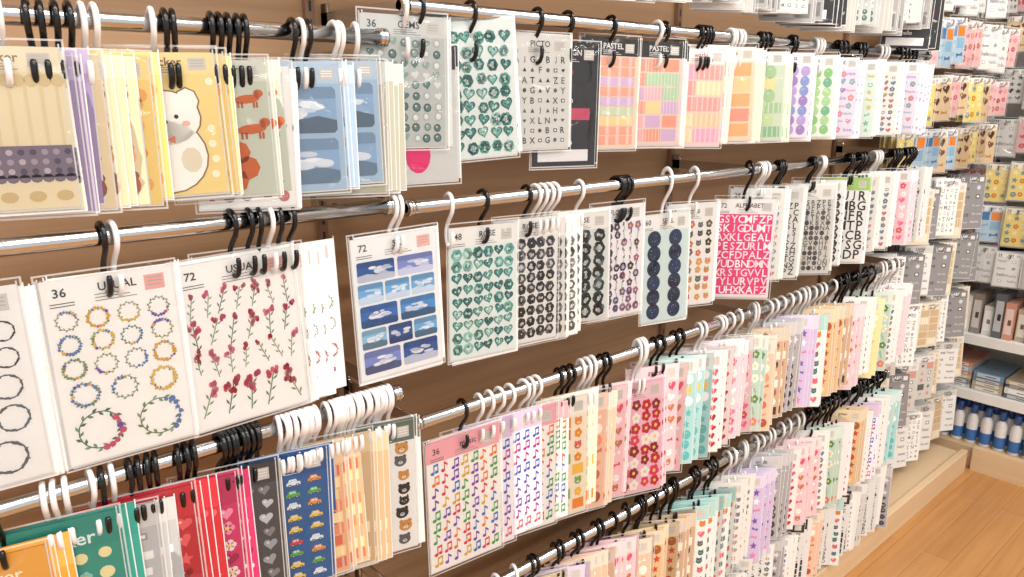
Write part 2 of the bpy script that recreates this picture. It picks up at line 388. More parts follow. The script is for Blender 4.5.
HOLE = lin('#b9b6b2'); SEAMC = lin('#dfe0e0')
def build_pack(name):
    q = DES[name]; r = random.Random(sum(ord(c) for c in name)*7)
    b = PB(); w, h = q['w'], q['h']; t = .0007
    bg = shade(lin(q['bg'], SAT), .97)
    b.box(-w/2, w/2, -t, t, -h, 0, bg, lin(q['edge']) if q['edge'] else shade(bg, .8))
    for s_ in (-1, 1): b.rect(min(s_*w/2, s_*(w/2+.0013)), max(s_*w/2, s_*(w/2+.0013)), -h-.002, .003, 0, SEAMC)
    b.rect(-w/2, w/2, -h-.002, -h, 0, SEAMC)
    y = -t-.00015
    hh = h*.15 if (q['title'] or q['hdr']) else h*.06
    if q['th'] > .01: hh = h*.2
    if q['hdr']: b.rect(-w/2, w/2, -hh, 0, y, shade(lin(q['hdr'], SAT), .97))
    if q['sheet']: b.rect(-w/2+.004, w/2-.004, -h+.005, -hh, y, lin(q['sheet']))
    b.poly(circ(10, .0045, .003), y-.0002, HOLE, 0, -.018)
    if q['title']:
        tc = lin(q['tc'])
        b.text(q['title'], w*.06 if q['th'] < .01 else w*.08, -hh*.42 if q['th'] < .01 else -hh*.66, q['th'], y-.0002, tc, w*(.5 if q['th'] < .01 else .62))
        if q['th'] < .01:
            for i in range(3): b.rect(-w*.12, w*(.1+.05*i), -hh*(.68+.11*i)-.0004, -hh*(.68+.11*i)+.0004, y-.0002, shade(tc, 1.2))
            b.rect(w*.27, w*.43, -hh*.8, -hh*.25, y-.0002, lin('#d0ccc4') if not q['panel'] else lin(q['panel']))
            for i in range(3): b.rect(w*.29, w*.41, -hh*(.36+.13*i)-.0005, -hh*(.36+.13*i)+.0005, y-.0003, shade(tc, 1.4))
        b.text(str(r.choice([72, 48, 36, 24, 60])), -w*.37, -hh*.45, .009, y-.0002, tc, w*.16)
        for i in range(2): b.rect(-w*.45, -w*.27, -hh*(.82+.1*i)-.0004, -hh*(.82+.1*i)+.0004, y-.0002, tc)
    if q['art']: q['art'](b, w, h, y-.0002, r); return b.mesh('pack_'+name)
    x0, x1 = -w/2+.0035, w/2-.0035; z0, z1 = -h+.005, -hh-.001
    rows = q['rows']
    if not rows: rows = [(q['nx'], 1.0)]*q['ny']
    tot = sum(a[1] for a in rows); z = z1
    for (n, wt) in rows:
        ch = (z1-z0)*wt/tot; cw = (x1-x0)/n; s = min(ch, cw)/2*q['k']*1.08
        for i in range(n):
            jx = r.uniform(-1, 1)*q['jit']*cw; jz = r.uniform(-1, 1)*q['jit']*ch
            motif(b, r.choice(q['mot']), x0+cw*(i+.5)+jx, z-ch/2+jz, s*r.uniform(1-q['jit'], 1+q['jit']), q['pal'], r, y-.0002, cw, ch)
        z -= ch
    return b.mesh('pack_'+name)

d('cream_lace', '#efe0bd', 'circle', '#e3cf9f', 3, 3, .108, .142, '#f3e8cc', 'Sticker', '#9a8468', art=art_lace)
d('purple_floral', '#a08cb4', 'flower', '#cdbfe0 #7d6899 #e6dcf0', 5, 7, .1, .14, '#b9a8cc', 'Sticker', '#5a4a78')
d('brown_squirrel', '#e6d3ae', 'bear', '#a3673d #c98850 #8a5030', 3, 4, .1, .14, '#eaddbd', 'Collection', '#8a6c50', k=1.0)
d('yellow_bear', '#f1d27c', 'bear flower', '#e9a85c #fbf6ea #d98a4a', 3, 4, .1, .14, '#f4dc95', 'Sticker', '#7c5a3c', k=1)
d('white_bear', '#f5dc92', 'bear', '#fbf8f0 #f5efe0', 1, 1, .105, .14, '#f6e2a4', 'Sticker', '#7c5a3c', art=art_bear)
d('dachshund', '#c8cfbd', 'dog flower', '#d9702a #c86020 #f0ead8', 1, 2, .1, .14, '#d8dccd', 'Sticker', '#6a6f5c', rows=[(3, .7), (3, .7), (1, 1.2)], k=1)
d('line_icon', '#f2f1ee', 'icon dot', '#44454a #777777 #c07070', 5, 8, .1, .15, None, 'simple', '#555555')
d('blue_memo', '#a9c4dd', 'scene', '#8fb0d2 #b7d0e4 #b3c8dc', 1, 2, .1, .14, '#bcd1e4', 'series', '#f4f6fa', k=.9, edge='#d8d6c8', jit=.01)
d('khaki_memo', '#b9b8a6', 'square', '#c9c8b8 #a7a690', 2, 3, .1, .15, '#cfd5d2', None, edge='#8f8c78', jit=.02)
d('clear_gem', '#c3c8c6', 'gem heart', '#8fa9a4 #dfe5e3 #5f7f7c', 7, 10, .11, .155, '#d4d7d6', 'GEMS', '#555555')
d('teal_gem', '#e8f0ee', 'gemheart rose', '#4a9a90 #6cb8aa #2c8580 #94c8be', 6, 9, .118, .175, None, None, k=.95)
d('pink_mascot', '#d5d6d4', 'figure', '#e01f72', 1, 2, .1, .165, '#2b2830', 'mascot', '#eeeeee', k=.75)
d('pictogram', '#dcdcd8', 'icon letter', '#2b2b30 #45454a #5a6a70', 8, 9, .112, .155, None, 'PICTO', '#555555', k=.72, jit=.02)
d('black_case', '#26262b', 'word square', '#e9e9ea #c94f6d #55565c', 1, 7, .112, .175, '#1c1c20', 'DESIGN', '#f2f2f2', k=.9, jit=.02)
d('pastel_strip', '#f2dcc6', 'strip', '#f2b098 #f4dc9c #dcc0e4 #f3c3c4 #d2dfc0', 1, 9, .105, .165, '#26262a', 'PASTEL', '#eeeeee', k=1, jit=.0)
d('pastel_block', '#efd9d0', 'strip square', '#f0a58c #f6dca0 #d9b8da #f4bcc2 #b9d8b2', 3, 6, .105, .165, '#26262a', 'PASTEL', '#eeeeee', k=1.1, jit=.0)
d('washi_pink', '#f3d5cc', 'strip', '#f2a7a0 #f5cba4 #f7dfb4 #eab0c6', 2, 5, .11, .165, '#faf4f0', 'washi', '#b07070', k=1.1, jit=.0)
d('washi_orange', '#f4dcc0', 'square', '#f2b47c #f4cf9c #ee9f8a', 2, 5, .11, .165, '#faf4ea', 'washi', '#b08050', k=1, jit=.0)
d('green_strip', '#d3dfc8', 'strip circle', '#a9ca9c #c8dcac #92be92 #e8dca0', 2, 6, .11, .165, '#f3f4ef', 'color', '#607058', k=1, jit=.0)
d('purple_dot', '#efeaf2', 'circle', '#a688c8 #bea6dc #909fd4', 4, 7, .105, .165, '#f6f4f6', 'dots', '#705890', k=.95, jit=.0)
d('green_dot', '#eef3ea', 'circle', '#90c682 #b0d49c #78b896', 4, 7, .105, .165, '#f6f7f4', 'dots', '#607850', k=.95, jit=.0)
d('lilac_mix', '#e9e2ef', 'flower heart word', '#a78cc4 #d98fb0 #8fb0cc', 5, 8, .105, .165, '#f6f4f7', 'sweet', '#806890')
d('mint_mix', '#deece3', 'icon star bow', '#7fbca8 #a3cf8c #d8c26a', 5, 8, .105, .165, '#f6f7f6', 'mint', '#507868')
d('photo_pack', '#c7c5c0', 'square icon', '#7f7c78 #a7a39b #5b5956 #c9907c', 3, 5, .105, .16, '#dedcd8', 'parts', '#444444', jit=.02)
d('dim_clear', '#a9a9a8', 'icon square', '#77777a #c3c2bf #5a595c', 3, 4, .105, .16, '#c3c3c1', 'parts', '#333333', jit=.03)
d('black_wreath', '#f4f3f1', 'ring', '#3d4148 #5b616a', w=.116, h=.19, title='MOTIF', tc='#444444', rows=[(4, .9), (4, .9), (3, 1.1), (3, 1.2), (2, 1.5)], k=.75, jit=.03)
d('floral_wreath', '#f8f6f3', 'wreath', '#6a4aa8 #d99a20 #c4506c #5c78b0 #d9b040 #7a8a50', w=.118, h=.19, title='USUAL', tc='#3a3a3a', rows=[(4, .8), (4, .8), (4, .85), (3, 1), (2, 1.7)], k=.8, jit=.03, panel='#e8a9a0')
d('floral_sprig', '#f9f7f5', 'sprig', '#c42a48 #d9506c #b82840 #e0708a #d9607c', w=.13, h=.19, title='USUAL', tc='#3a3a3a', rows=[(7, .85), (6, .9), (7, .9), (5, 1.5)], k=1.7, jit=.08, panel='#f0b8b0')
d('white_floral', '#f3f1ee', 'sprig wreath', '#b86a80 #7fa080 #c9a570', 5, 5, .118, .19, None, 'USUAL', '#3a3a3a', k=.8, panel='#f0b8b0')
d('blue_scene', '#f5f7f8', 'scene', '#2f6cb8 #4b91d2 #6faede #2458a0 #7f8fd0 #8fc0e0', w=.122, h=.185, title='SKY', tc='#444444', rows=[(2, 1.0), (3, 1.0), (2, 1.1), (3, 1.0), (2, 1.2)], k=1.12, jit=.0, panel='#f0b8b0')
d('teal_rose', '#e6f0ee', 'rose gemheart', '#3c948a #69b5a8 #1f7672 #95cbc0', 6, 9, .112, .19, '#f0efec', 'ROSE', '#3a3a3a', k=.96, jit=.04)
d('black_rose', '#ececea', 'rose', '#2a2b30 #45474c #18191c', 6, 9, .112, .19, '#f0efec', 'ROSE', '#3a3a3a', k=.94, jit=.04)
d('grey_rose', '#e0e0dc', 'rose', '#6b6d70 #8a8b8a #505254', 6, 9, .112, .19, '#f0efec', 'ROSE', '#3a3a3a', k=.94, jit=.04)
d('dark_rose', '#d7dcd8', 'rose', '#1c3028 #141518 #2c4038', 4, 7, .112, .175, '#eceae6', 'ROSE', '#3a3a3a', k=1.1, jit=.04)
d('purple_flower', '#f1edef', 'rose flower sprig', '#5a4278 #7d6598 #443e64 #a87098', 7, 11, .112, .18, '#f6f4f4', 'FLOWER', '#444444', k=1.0)
d('navy_circle', '#d6e8e6', 'disc', '#0e2048 #142c5c', 2, 6, .098, .185, '#f3f3f0', 'SEAL', '#3a3a3a', k=1.04, jit=0)
d('cat_icon', '#f4f2ee', 'cat flower', '#c98f52 #5b5b5b #e0a060 #343434 #d86a70', 5, 9, .105, .18, None, 'cats', '#555555', k=.85)
d('pink_alphabet', '#f7eef1', 'letter', '#ffe9f0 #ffffff', 8, 9, .118, .19, '#f3f1f0', 'ALPHABET', '#444444', k=1.15, jit=0, sheet='#e63a7c')
d('black_alphabet', '#e6e6e3', 'letter', '#23242a', 8, 11, .112, .18, '#e0e0dc', 'ALPHABET', '#444444', k=1.0, jit=0)
d('dot_grid', '#d6d4ce', 'letter dot', '#3a3a3e #5a5650', 9, 14, .112, .185, '#ecebe6', 'MOJI', '#444444', k=1.0, jit=0)
d('big_alphabet', '#f1f1ef', 'letter', '#0e0f14', 5, 7, .11, .19, '#a7cd70', 'ABC', '#333333', k=1.1, jit=0)
d('pale_icon', '#e9e5df', 'icon heart cat', '#a39a90 #cf7f84 #6f8090', 6, 9, .105, .18, None, 'mini', '#777777')
d('pink_mini', '#f3ccd5', 'heart flower', '#e04a74 #f07090 #a83a5a #fbf2f2', 5, 8, .105, .185, '#f8eef0', 'PINK', '#a04060')
d('orange_fruit', '#eba030', 'circle star', '#f4c35c #f8dc9a #d9822c', 5, 7, .11, .18, '#f0b050', 'sticker', '#fff6e0', th=.013)
d('teal_dot', '#2f9a8c', 'flower dot', '#e8f4f0 #8fd0c4 #f3e7b0', 5, 7, .118, .18, '#2a9486', 'sticker', '#eefaf6', th=.015, k=.7)
d('silver_sheet', '#c3c6c7', 'icon', '#f2f3f3 #999da0', 5, 7, .11, .18, '#d6d7d8', 'silver', '#666666')
d('red_sheet', '#c22836', 'heart star', '#e86068 #f5c7c4 #8d1020', 5, 7, .115, .18, '#d23040', 'sticker', '#fbe6e4', th=.013)
d('magenta_sheet', '#d4356f', 'heart flower', '#f495b8 #fbdde8 #a31e52', 5, 7, .112, .18, '#c52e66', 'sticker', '#fde8f0', th=.013)
d('dark_heart', '#4c4e54', 'heart', '#a3a6ab #c9cbcf #84878c', 5, 8, .112, .18, '#3b3d42', 'sticker', '#dddddd')
d('blue_vehicle', '#2462a0', 'car', '#e2473c #f3cf4f #e9eef2 #5fb34a #f09a3e', 4, 9, .112, .18, '#1f5590', 'vehicles', '#f3f6fa', k=1.0, jit=.04)
d('orange_stripe', '#eeb88c', 'strip square', '#e8926a #f5d9a0 #d8745c', 2, 9, .11, .18, '#f3cda8', 'note', '#8a5038', k=1.1, jit=.0)
d('kraft_label', '#d4b78e', 'square icon', '#b08a60 #efe2c6 #8c6a48', 4, 8, .11, .19, '#e0cba4', 'kraft', '#6a5038', jit=.02)
d('mono_cat', '#f0efec', 'cat bear', '#1e1f24 #5a5b60 #c9904a #1e1f24', 3, 8, .105, .19, '#5f6f66', 'neko', '#f2f2f2', k=1.0)
d('music_note', '#f7f4f1', 'note', '#d8303c #e87a20 #d9a920 #3f9f50 #2f70c0 #7a42aa', 7, 9, .125, .19, '#f0acb6', 'music', '#5a3a40', k=.9, jit=.04)
d('music_purple', '#f4f0f7', 'note', '#7a42aa #b02a8a #4050c0 #e05a70', 7, 9, .12, .19, '#dcc2e0', 'music', '#5a3a60', k=.9, jit=.04)
d('house_orange', '#f3e7d0', 'square flower bear', '#e88c34 #d96540 #86ae58 #f0bc50', 4, 8, .112, .19, '#f4efe4', 'town', '#7a5a3a', jit=.02)
d('red_flower', '#f5bfcd', 'flower', '#c41840 #f4f0f0 #e03868 #8f1038', 5, 8, .112, .19, '#f6ccd8', 'flower', '#a03050', k=1.05)
d('pink_bear', '#f5c6cc', 'bear bow heart', '#c07850 #f4f0ec #e05070 #b05060', 5, 8, .11, .19, '#f9dce0', 'sweet', '#a05060')
d('sage_leaf', '#b8cebe', 'sprig flower', '#4f8a60 #e8efe6 #7aa882 #d98080', 6, 7, .11, .19, '#d6e4d8', 'leaf', '#40604a', k=1.1)
d('aqua_sea', '#a8d8d8', 'star circle', '#2f93a0 #f2f6f5 #5fb8ba #e8c870', 5, 8, .11, .19, '#d5ecea', 'sea', '#306870')
d('peach_sweet', '#f0c4aa', 'circle bow heart', '#d0704c #f9efe2 #b0503a #f29870', 4, 8, .11, .19, '#f6dccb', 'sweets', '#8a4a34')
d('brown_cafe', '#c8a78a', 'bear square circle', '#6d4a32 #efe3d2 #93684a #4d3020', 4, 8, .11, .19, '#dcc6ae', 'cafe', '#4a3020', jit=.03)
d('grey_gothic', '#aaa7ab', 'star rose', '#4d4a52 #e3e1e4 #74707a', 5, 8, .11, .19, '#cac8cc', 'mode', '#333333')
d('lemon_mix', '#f2e3a0', 'flower star', '#e8b020 #fbf6e4 #8fb050 #e8803c', 5, 8, .11, .19, '#f6ebb4', 'lemon', '#7a6420')
d('white_cat', '#e8eeea', 'cat heart', '#5d5d60 #d98a48 #2f6f78 #e46a78', 5, 8, .11, .19, '#aeddd8', 'cats', '#406068')
d('white_mini', '#f1efeb', 'icon heart flower', '#8a8680 #c9606c #5f80a0 #b09a48', 6, 10, .108, .185, None, 'daily', '#555555')
d('white_heart', '#f7ecec', 'heart', '#c8283c #e0606c #a81c38', 5, 9, .11, .185, None, 'love', '#a03040')
d('lilac_bow', '#cfbde0', 'bow star', '#7a52a8 #f3eef7 #a37fc8 #e480a8', 5, 8, .11, .19, '#e0d4ee', 'ribbon', '#604880')
d('grey_date', '#e0dfdd', 'letter', '#3a3b40 #6a6a6e', 7, 12, .108, .185, None, 'date', '#444444', k=.9, jit=0)
d('tan_food', '#dcba8c', 'circle star', '#a05828 #f0dcb4 #c07838 #cc3c28', 5, 8, .11, .19, '#e8d4b0', 'gohan', '#6a4020')
d('black_white', '#e2e1df', 'square letter', '#1c1d22 #44464c', 5, 9, .108, .185, '#2b2c31', 'MONO', '#f0f0f0', k=.9, jit=0)

MESH = {}
def pack_mesh(n):
    if n not in MESH: MESH[n] = build_pack(n)
    return MESH[n]
FILM = {}
def film_mesh(w, h):
    k = (w, h)
    if k not in FILM:
        me = bpy.data.meshes.new('film'); a, c = w/2+.005, h+.005; u, t_ = .0018, .007
        V = [(-a, 0, -c), (a, 0, -c), (a, 0, t_), (-a, 0, t_), (-a+u, 0, -c+u), (a-u, 0, -c+u), (a-u, 0, t_-u), (-a+u, 0, t_-u)]
        nx, nz = 4, 6; V2 = []
        for j in range(nz+1):
            for i in range(nx+1):
                x = -a+u+(2*a-2*u)*i/nx; z = -c+u+(c+t_-2*u)*j/nz
                V2.append((x, -.0016*math.sin(math.pi*i/nx)*math.sin(math.pi*j/nz), z))
        F = [(0, 1, 5, 4), (1, 2, 6, 5), (2, 3, 7, 6), (3, 0, 4, 7)]
        for j in range(nz):
            for i in range(nx):
                q = 8+j*(nx+1)+i; F.append((q, q+1, q+nx+2, q+nx+1))
        me.from_pydata(V+V2, [], F)
        me.materials.append(MAT_FILM); me.materials.append(MAT_SEAM)
        for i, p_ in enumerate(me.polygons):
            p_.material_index = 1 if i < 4 else 0
            p_.use_smooth = i >= 4
        FILM[k] = me
    return FILM[k]

# ------------------------------------------------------------------ hooks
hp = [(.0125, -.007), (.0128, .002), (.009, .0098), (0, .0133), (-.009, .0098), (-.0128, .001), (-.0105, -.010), (-.002, -.020), (.006, -.030), (.0098, -.042), (.007, -.054), (0, -.0595), (-.008, -.056), (-.0118, -.047), (-.0112, -.037)]
HV, HF = [], []
sweep(catmull([(0, a, c) for a, c in hp], 3), .0029, HV, HF, 8)
def hookmesh(mat):
    me = bpy.data.meshes.new('hook'); me.from_pydata(HV, [], HF)
    for q in me.polygons: q.use_smooth = True
    me.materials.append(mat); me.update(); return me
HK = {'k': hookmesh(MAT_HB), 'w': hookmesh(MAT_HW)}

def add(me, name, parent, loc, rot):
    o = bpy.data.objects.new(name, me); COL.objects.link(o)
    o.parent = parent; o.location = loc; o.rotation_euler = rot
    return o

def defyaw(x): return max(10, min(50, 12+(x-.5)*26))
LAST = {}
def settle(rz, c, w, ya):
    """keep each pack behind its left-hand neighbour so that they shingle without crossing"""
    key = round(rz, 3); yo = 0.0
    if key in LAST:
        ci, wi, ti, yi = LAST[key]
        xr_i = ci+wi/2*math.cos(ti); xl = c-w/2*math.cos(ya)
        if xl < xr_i:
            def need(t): return max(yi-(x-ci)*math.tan(ti)+(x-c)*math.tan(t) for x in (max(xl, ci-wi/2*math.cos(ti)), xr_i))+.0019
            nd = need(ya)
            if nd > .008:
                ya = ti; nd = need(ya)
            yo = max(0.0, min(nd, .013))
    LAST[key] = (c, w, ya, yo)
    return yo, ya

def place(e, rz, design, c, ya, hang, hook, idx, film=False, dohook=True, sz=1.0, roll=0.0, tilt=0.0):
    q = DES[design]; w, h = q['w'], q['h']
    yo, ya = settle(rz, c, w, ya)
    rot = (tilt, roll, -ya)
    dz = -hang+R.uniform(-.004, .004); ex, ey, ez = e.location
    o = add(pack_mesh(design), 'pack_%d' % idx, e, (c-ex, yo+RY-ey, dz+rz-ez), rot); o.scale = (1, 1, sz)
    if film:
        o = add(film_mesh(w, h), 'bag_front_%d' % idx, e, (c-ex-.0018*math.sin(ya), yo+RY-ey-.0018*math.cos(ya), dz+rz-ez), rot); o.scale = (1, 1, sz)
    if dohook:
        add(HK[hook], 'hook_%d' % idx, e, (c-ex+R.uniform(-.001, .001), RY-ey, rz-ez), (R.uniform(-.02, .06), 0, -ya*.55+R.uniform(-.12, .12))).scale = (1, 1, max(1, (hang+.022)/.0595) if hang > .045 else 1)

def bunch(rz, design, xr, n=1, step=.004, yaw=None, hook='k', hang=.038, film=True, sz=1.0, roll=None):
    w = DES[design]['w']
    ya = math.radians(defyaw(xr) if yaw is None else yaw)
    c0 = xr - w/2*math.cos(ya)
    e = empty(design+'_sticker_packs', (c0, RY, rz))
    r0 = R.uniform(-.022, .022) if roll is None else roll
    tl = R.uniform(-.02, 0)
    for i in range(n):
        place(e, rz, design, c0+i*step, ya, hang, hook[i % len(hook)], i+1, film and i == 0, i == 0 or step > .007 or i % 3 == 0, sz, r0+(R.uniform(-.018, .018) if i else 0), tl+i*.0015)
    return e

def fill(rz, names, xr0, xr1, hooks='kw', run=(3, 5), hang=.038, smin=.009, smax=.021, title='assorted_sticker_packs', sz=1.0):
    x = xr0; k = 0; idx = 0
    e = empty(title, (xr0, RY, rz)); hc = hooks[0]
    while x < xr1:
        n = R.randint(*run); nm = names[k % len(names)]; k += 1
        if R.random() < .6: hc = R.choice(hooks)
        hg = hang+R.choice([0, .006, .012, .022]); w = DES[nm]['w']; s_ = sz*R.uniform(.94, 1.04)
        for i in range(n):
            idx += 1
            ya = math.radians(defyaw(x)+R.uniform(-6, 6))
            place(e, rz, nm, x-w/2*math.cos(ya), ya, hg, hc, idx, i == n-1 and x < 1.35, idx % 3 != 0, s_, R.uniform(-.03, .03), -.01+R.uniform(-.005, .005))
            x += R.uniform(smin, smax) if i < n-1 else R.uniform(smax, smax*1.8)

def spare(rz, x0, n, step, c, name='spare_plastic_hooks'):
    e = empty(name, (x0, RY, rz))
    for i in range(n):
        add(HK[c], 'hook_%d' % (i+1), e, (i*step, 0, 0), (R.uniform(-.1, .3), 0, R.uniform(-.25, .25)))

# ------------------------------------------------------------------ rails
zAL, zAR, zBL, zBR, zCL, zCR, zDR, zER, zT = EYE+.072, EYE+.110, EYE-.129, EYE-.134, EYE-.380, EYE-.434, EYE-.754, EYE-.985, EYE+.355
def rail(z, x0, x1, arms):
    v, f = [], []
    sweep([(x0, 0, 0), (x0+.001, 0, 0), ((x0+x1)/2, 0, 0), (x1-.001, 0, 0), (x1, 0, 0)], .009, v, f, 20)
    for xx in (x0, x1-.006): sweep([(xx, 0, 0), (xx+.0005, 0, 0), (xx+.0055, 0, 0), (xx+.006, 0, 0)], .0112, v, f, 20)
    for a in arms:
        box_vf(a-.002, a+.002, 0, WY-RY-.012, -.010, .008, v, f)
        box_vf(a-.002, a+.002, WY-RY-.03, WY-RY-.012, -.035, .02, v, f)
        sweep([(a-.005, 0, 0), (a-.004, 0, 0), (a+.004, 0, 0), (a+.005, 0, 0)], .0108, v, f, 20)
    o = mesh_obj('chrome_display_rail', v, f, MAT_CHROME, None, (0, RY, z))
    for p in o.data.polygons: p.use_smooth = len(p.vertices) == 4 and abs(p.normal.x) < .5
    o.data.update()
for z in (zAL, zBL, zCL): rail(z, -.35, .495, (-.3, .488))
for z in (zT, zAR, zBR, zCR, zDR, zER): rail(z, .515, 2.11, (.522, 1.345, 2.10))
rail(zT, -.35, .495, (-.3, .488))
rail(EYE-.70, -.35, .495, (-.3, .488))
for x in (-.3, .505, 1.345, 2.10):
    v, f = [], []
    box_vf(x-.007, x+.007, WY-.010, WY-.001, .08, 2.2, v, f)
    o = mesh_obj('slotted_wall_standard', v, f, MAT_POST)
    v, f = [], []
    z = .1
    while z < 2.18:
        box_vf(x-.002, x+.002, WY-.0104, WY-.0098, z, z+.014, v, f); z += .025
    mesh_obj('slots', v, f, MAT_DARK, o)

# ------------------------------------------------------------------ Row A left
bunch(zAL, 'cream_lace', .148, 2, .003, 13, 'w', .03)
bunch(zAL, 'purple_floral', .158, 3, .007, 13, 'w', .03)
bunch(zAL, 'brown_squirrel', .180, 4, .010, 13, 'k', .03)
bunch(zAL, 'yellow_bear', .222, 2, .010, 13, 'w', .03)
bunch(zAL, 'white_bear', .284, 1, .004, 13, 'w', .03)
bunch(zAL, 'yellow_bear', .294, 2, .008, 13, 'k', .03)
bunch(zAL, 'dachshund', .338, 3, .008, 13, 'k', .03)
bunch(zAL, 'line_icon', .364, 2, .009, 13, 'k', .035)
bunch(zAL, 'blue_memo', .425, 3, .009, 13, 'kw', .03)
bunch(zAL, 'blue_memo', .474, 1, .010, 13, 'w', .03)
bunch(zAL, 'khaki_memo', .482, 5, .007, 15, 'w', .03)
# Row A right
bunch(zAR, 'clear_gem', .575, 3, .005, 10, 'w', .010)
bunch(zAR, 'pink_mascot', .592, 2, .006, 10, 'k', .045)
bunch(zAR, 'teal_gem', .682, 3, .004, 12, 'kw', .008, roll=-.05)
bunch(zAR, 'pictogram', .795, 3, .004, 10, 'kw', .022)
bunch(zAR, 'black_case', .855, 2, .006, 12, 'k', .03)
bunch(zAR, 'pastel_strip', .945, 3, .005, 14, 'k', .02)
bunch(zAR, 'pastel_block', 1.055, 4, .006, 18, 'wk', .02)
bunch(zAR, 'washi_pink', 1.17, 4, .010, 24, 'k', .02)
bunch(zAR, 'washi_orange', 1.26, 4, .012, 28, 'w', .02)
bunch(zAR, 'green_strip', 1.36, 3, .014, 32, 'k', .022)
bunch(zAR, 'purple_dot', 1.47, 2, .013, 34, 'k', .022)
bunch(zAR, 'green_dot', 1.56, 3, .013, 36, 'w', .022)
bunch(zAR, 'lilac_mix', 1.66, 3, .018, 38, 'k', .024)
bunch(zAR, 'mint_mix', 1.75, 3, .018, 42, 'k', .024)
bunch(zAR, 'white_mini', 1.86, 3, .018, 44, 'w', .024, sz=.88)
bunch(zAR, 'lilac_mix', 1.97, 5, .022, 46, 'k', .024)
# top row, only its lower edge is in view
fill(zT, ['clear_gem', 'photo_pack', 'dim_clear', 'pictogram', 'dim_clear', 'black_case', 'photo_pack'], .62, 2.08, 'kkw', (3, 5), .03)
# Row B left
bunch(zBL, 'black_wreath', .088, 4, .005, 4, 'k', roll=-.02)
bunch(zBL, 'floral_wreath', .224, 4, .003, 2, 'kw', roll=-.015)
bunch(zBL, 'floral_sprig', .356, 3, .003, 2, 'k', roll=-.045)
bunch(zBL, 'white_floral', .368, 5, .012, 5, 'kkw')
bunch(zBL, 'blue_scene', .556, 4, .003, 3, 'w', roll=-.03)
# Row B right
spare(zBR, .583, 1, .01, 'w')
bunch(zBR, 'teal_rose', .697, 3, .003, 6, 'kw', roll=.01)
bunch(zBR, 'black_rose', .778, 2, .004, 8, 'k')
bunch(zBR, 'grey_rose', .795, 4, .013, 10, 'w')
bunch(zBR, 'dark_rose', .888, 3, .004, 12, 'w', .036)
bunch(zBR, 'purple_flower', .980, 3, .004, 8, 'k', .036, sz=1.05)
spare(zBR, .92, 5, .006, 'k')
bunch(zBR, 'navy_circle', 1.10, 3, .005, 16, 'w', .062, sz=1.05)
bunch(zBR, 'cat_icon', 1.18, 3, .006, 20, 'w', .05, sz=1.05)
bunch(zBR, 'pink_alphabet', 1.355, 2, .005, 42, 'k', .056, sz=1.05)
bunch(zBR, 'white_mini', 1.39, 3, .012, 42, 'w', .04)
bunch(zBR, 'black_alphabet', 1.46, 3, .010, 42, 'k', .04, sz=1.05)
bunch(zBR, 'dot_grid', 1.60, 2, .010, 42, 'k', .045, sz=1.05)
bunch(zBR, 'black_rose', 1.64, 2, .012, 42, 'w', .04)
bunch(zBR, 'big_alphabet', 1.77, 2, .010, 44, 'k', .045, sz=1.05)
bunch(zBR, 'pale_icon', 1.82, 3, .016, 44, 'k', .04)
bunch(zBR, 'white_mini', 1.90, 3, .016, 44, 'w', .04)
bunch(zBR, 'pink_mini', 2.00, 4, .016, 46, 'k', .04)
bunch(zBR, 'grey_date', 2.08, 4, .018, 46, 'k', .04)
# Row C left
bunch(zCL, 'orange_fruit', .075, 4, .007, 12, 'k', .042)
bunch(zCL, 'teal_dot', .140, 3, .009, 12, 'w', .030)
bunch(zCL, 'silver_sheet', .177, 3, .010, 12, 'wk', .034)
bunch(zCL, 'red_sheet', .216, 4, .009, 12, 'k', .030)
bunch(zCL, 'magenta_sheet', .264, 3, .008, 12, 'k', .034)
bunch(zCL, 'dark_heart', .312, 2, .006, 12, 'k', .035)
bunch(zCL, 'blue_vehicle', .378, 3, .005, 12, 'w')
bunch(zCL, 'orange_stripe', .398, 4, .009, 12, 'w')
bunch(zCL, 'kraft_label', .440, 4, .009, 12, 'w')
bunch(zCL, 'mono_cat', .508, 3, .005, 12, 'w')
spare(zCL, .255, 9, .0055, 'k')
spare(zCL, .330, 8, .006, 'w')
spare(zCL, .400, 13, .0065, 'w')
# Row C right
S = 1.12
bunch(zCR, 'music_note', .662, 3, .004, 6, 'k', sz=1.1)
bunch(zCR, 'music_purple', .69, 4, .020, 8, 'w', sz=1.1)
bunch(zCR, 'music_note', .780, 3, .014, 10, 'w', sz=1.1)
bunch(zCR, 'house_orange', .85, 3, .014, 12, 'k', sz=S)
bunch(zCR, 'peach_sweet', .900, 3, .013, 14, 'w', .05, sz=S)
bunch(zCR, 'pink_bear', .950, 2, .014, 14, 'k', .045, sz=S)
bunch(zCR, 'red_flower', 1.045, 3, .008, 20, 'w', .062, sz=1.15)
fill(zCR, ['pink_bear', 'aqua_sea', 'white_heart', 'pink_mini', 'sage_leaf', 'peach_sweet', 'brown_cafe', 'grey_gothic', 'lilac_bow', 'white_cat', 'tan_food',
           'brown_cafe', 'pink_bear', 'white_mini', 'lemon_mix', 'sage_leaf', 'white_mini', 'pink_mini', 'lemon_mix', 'white_mini'], 1.09, 2.13, 'wwk', (2, 4), sz=S)
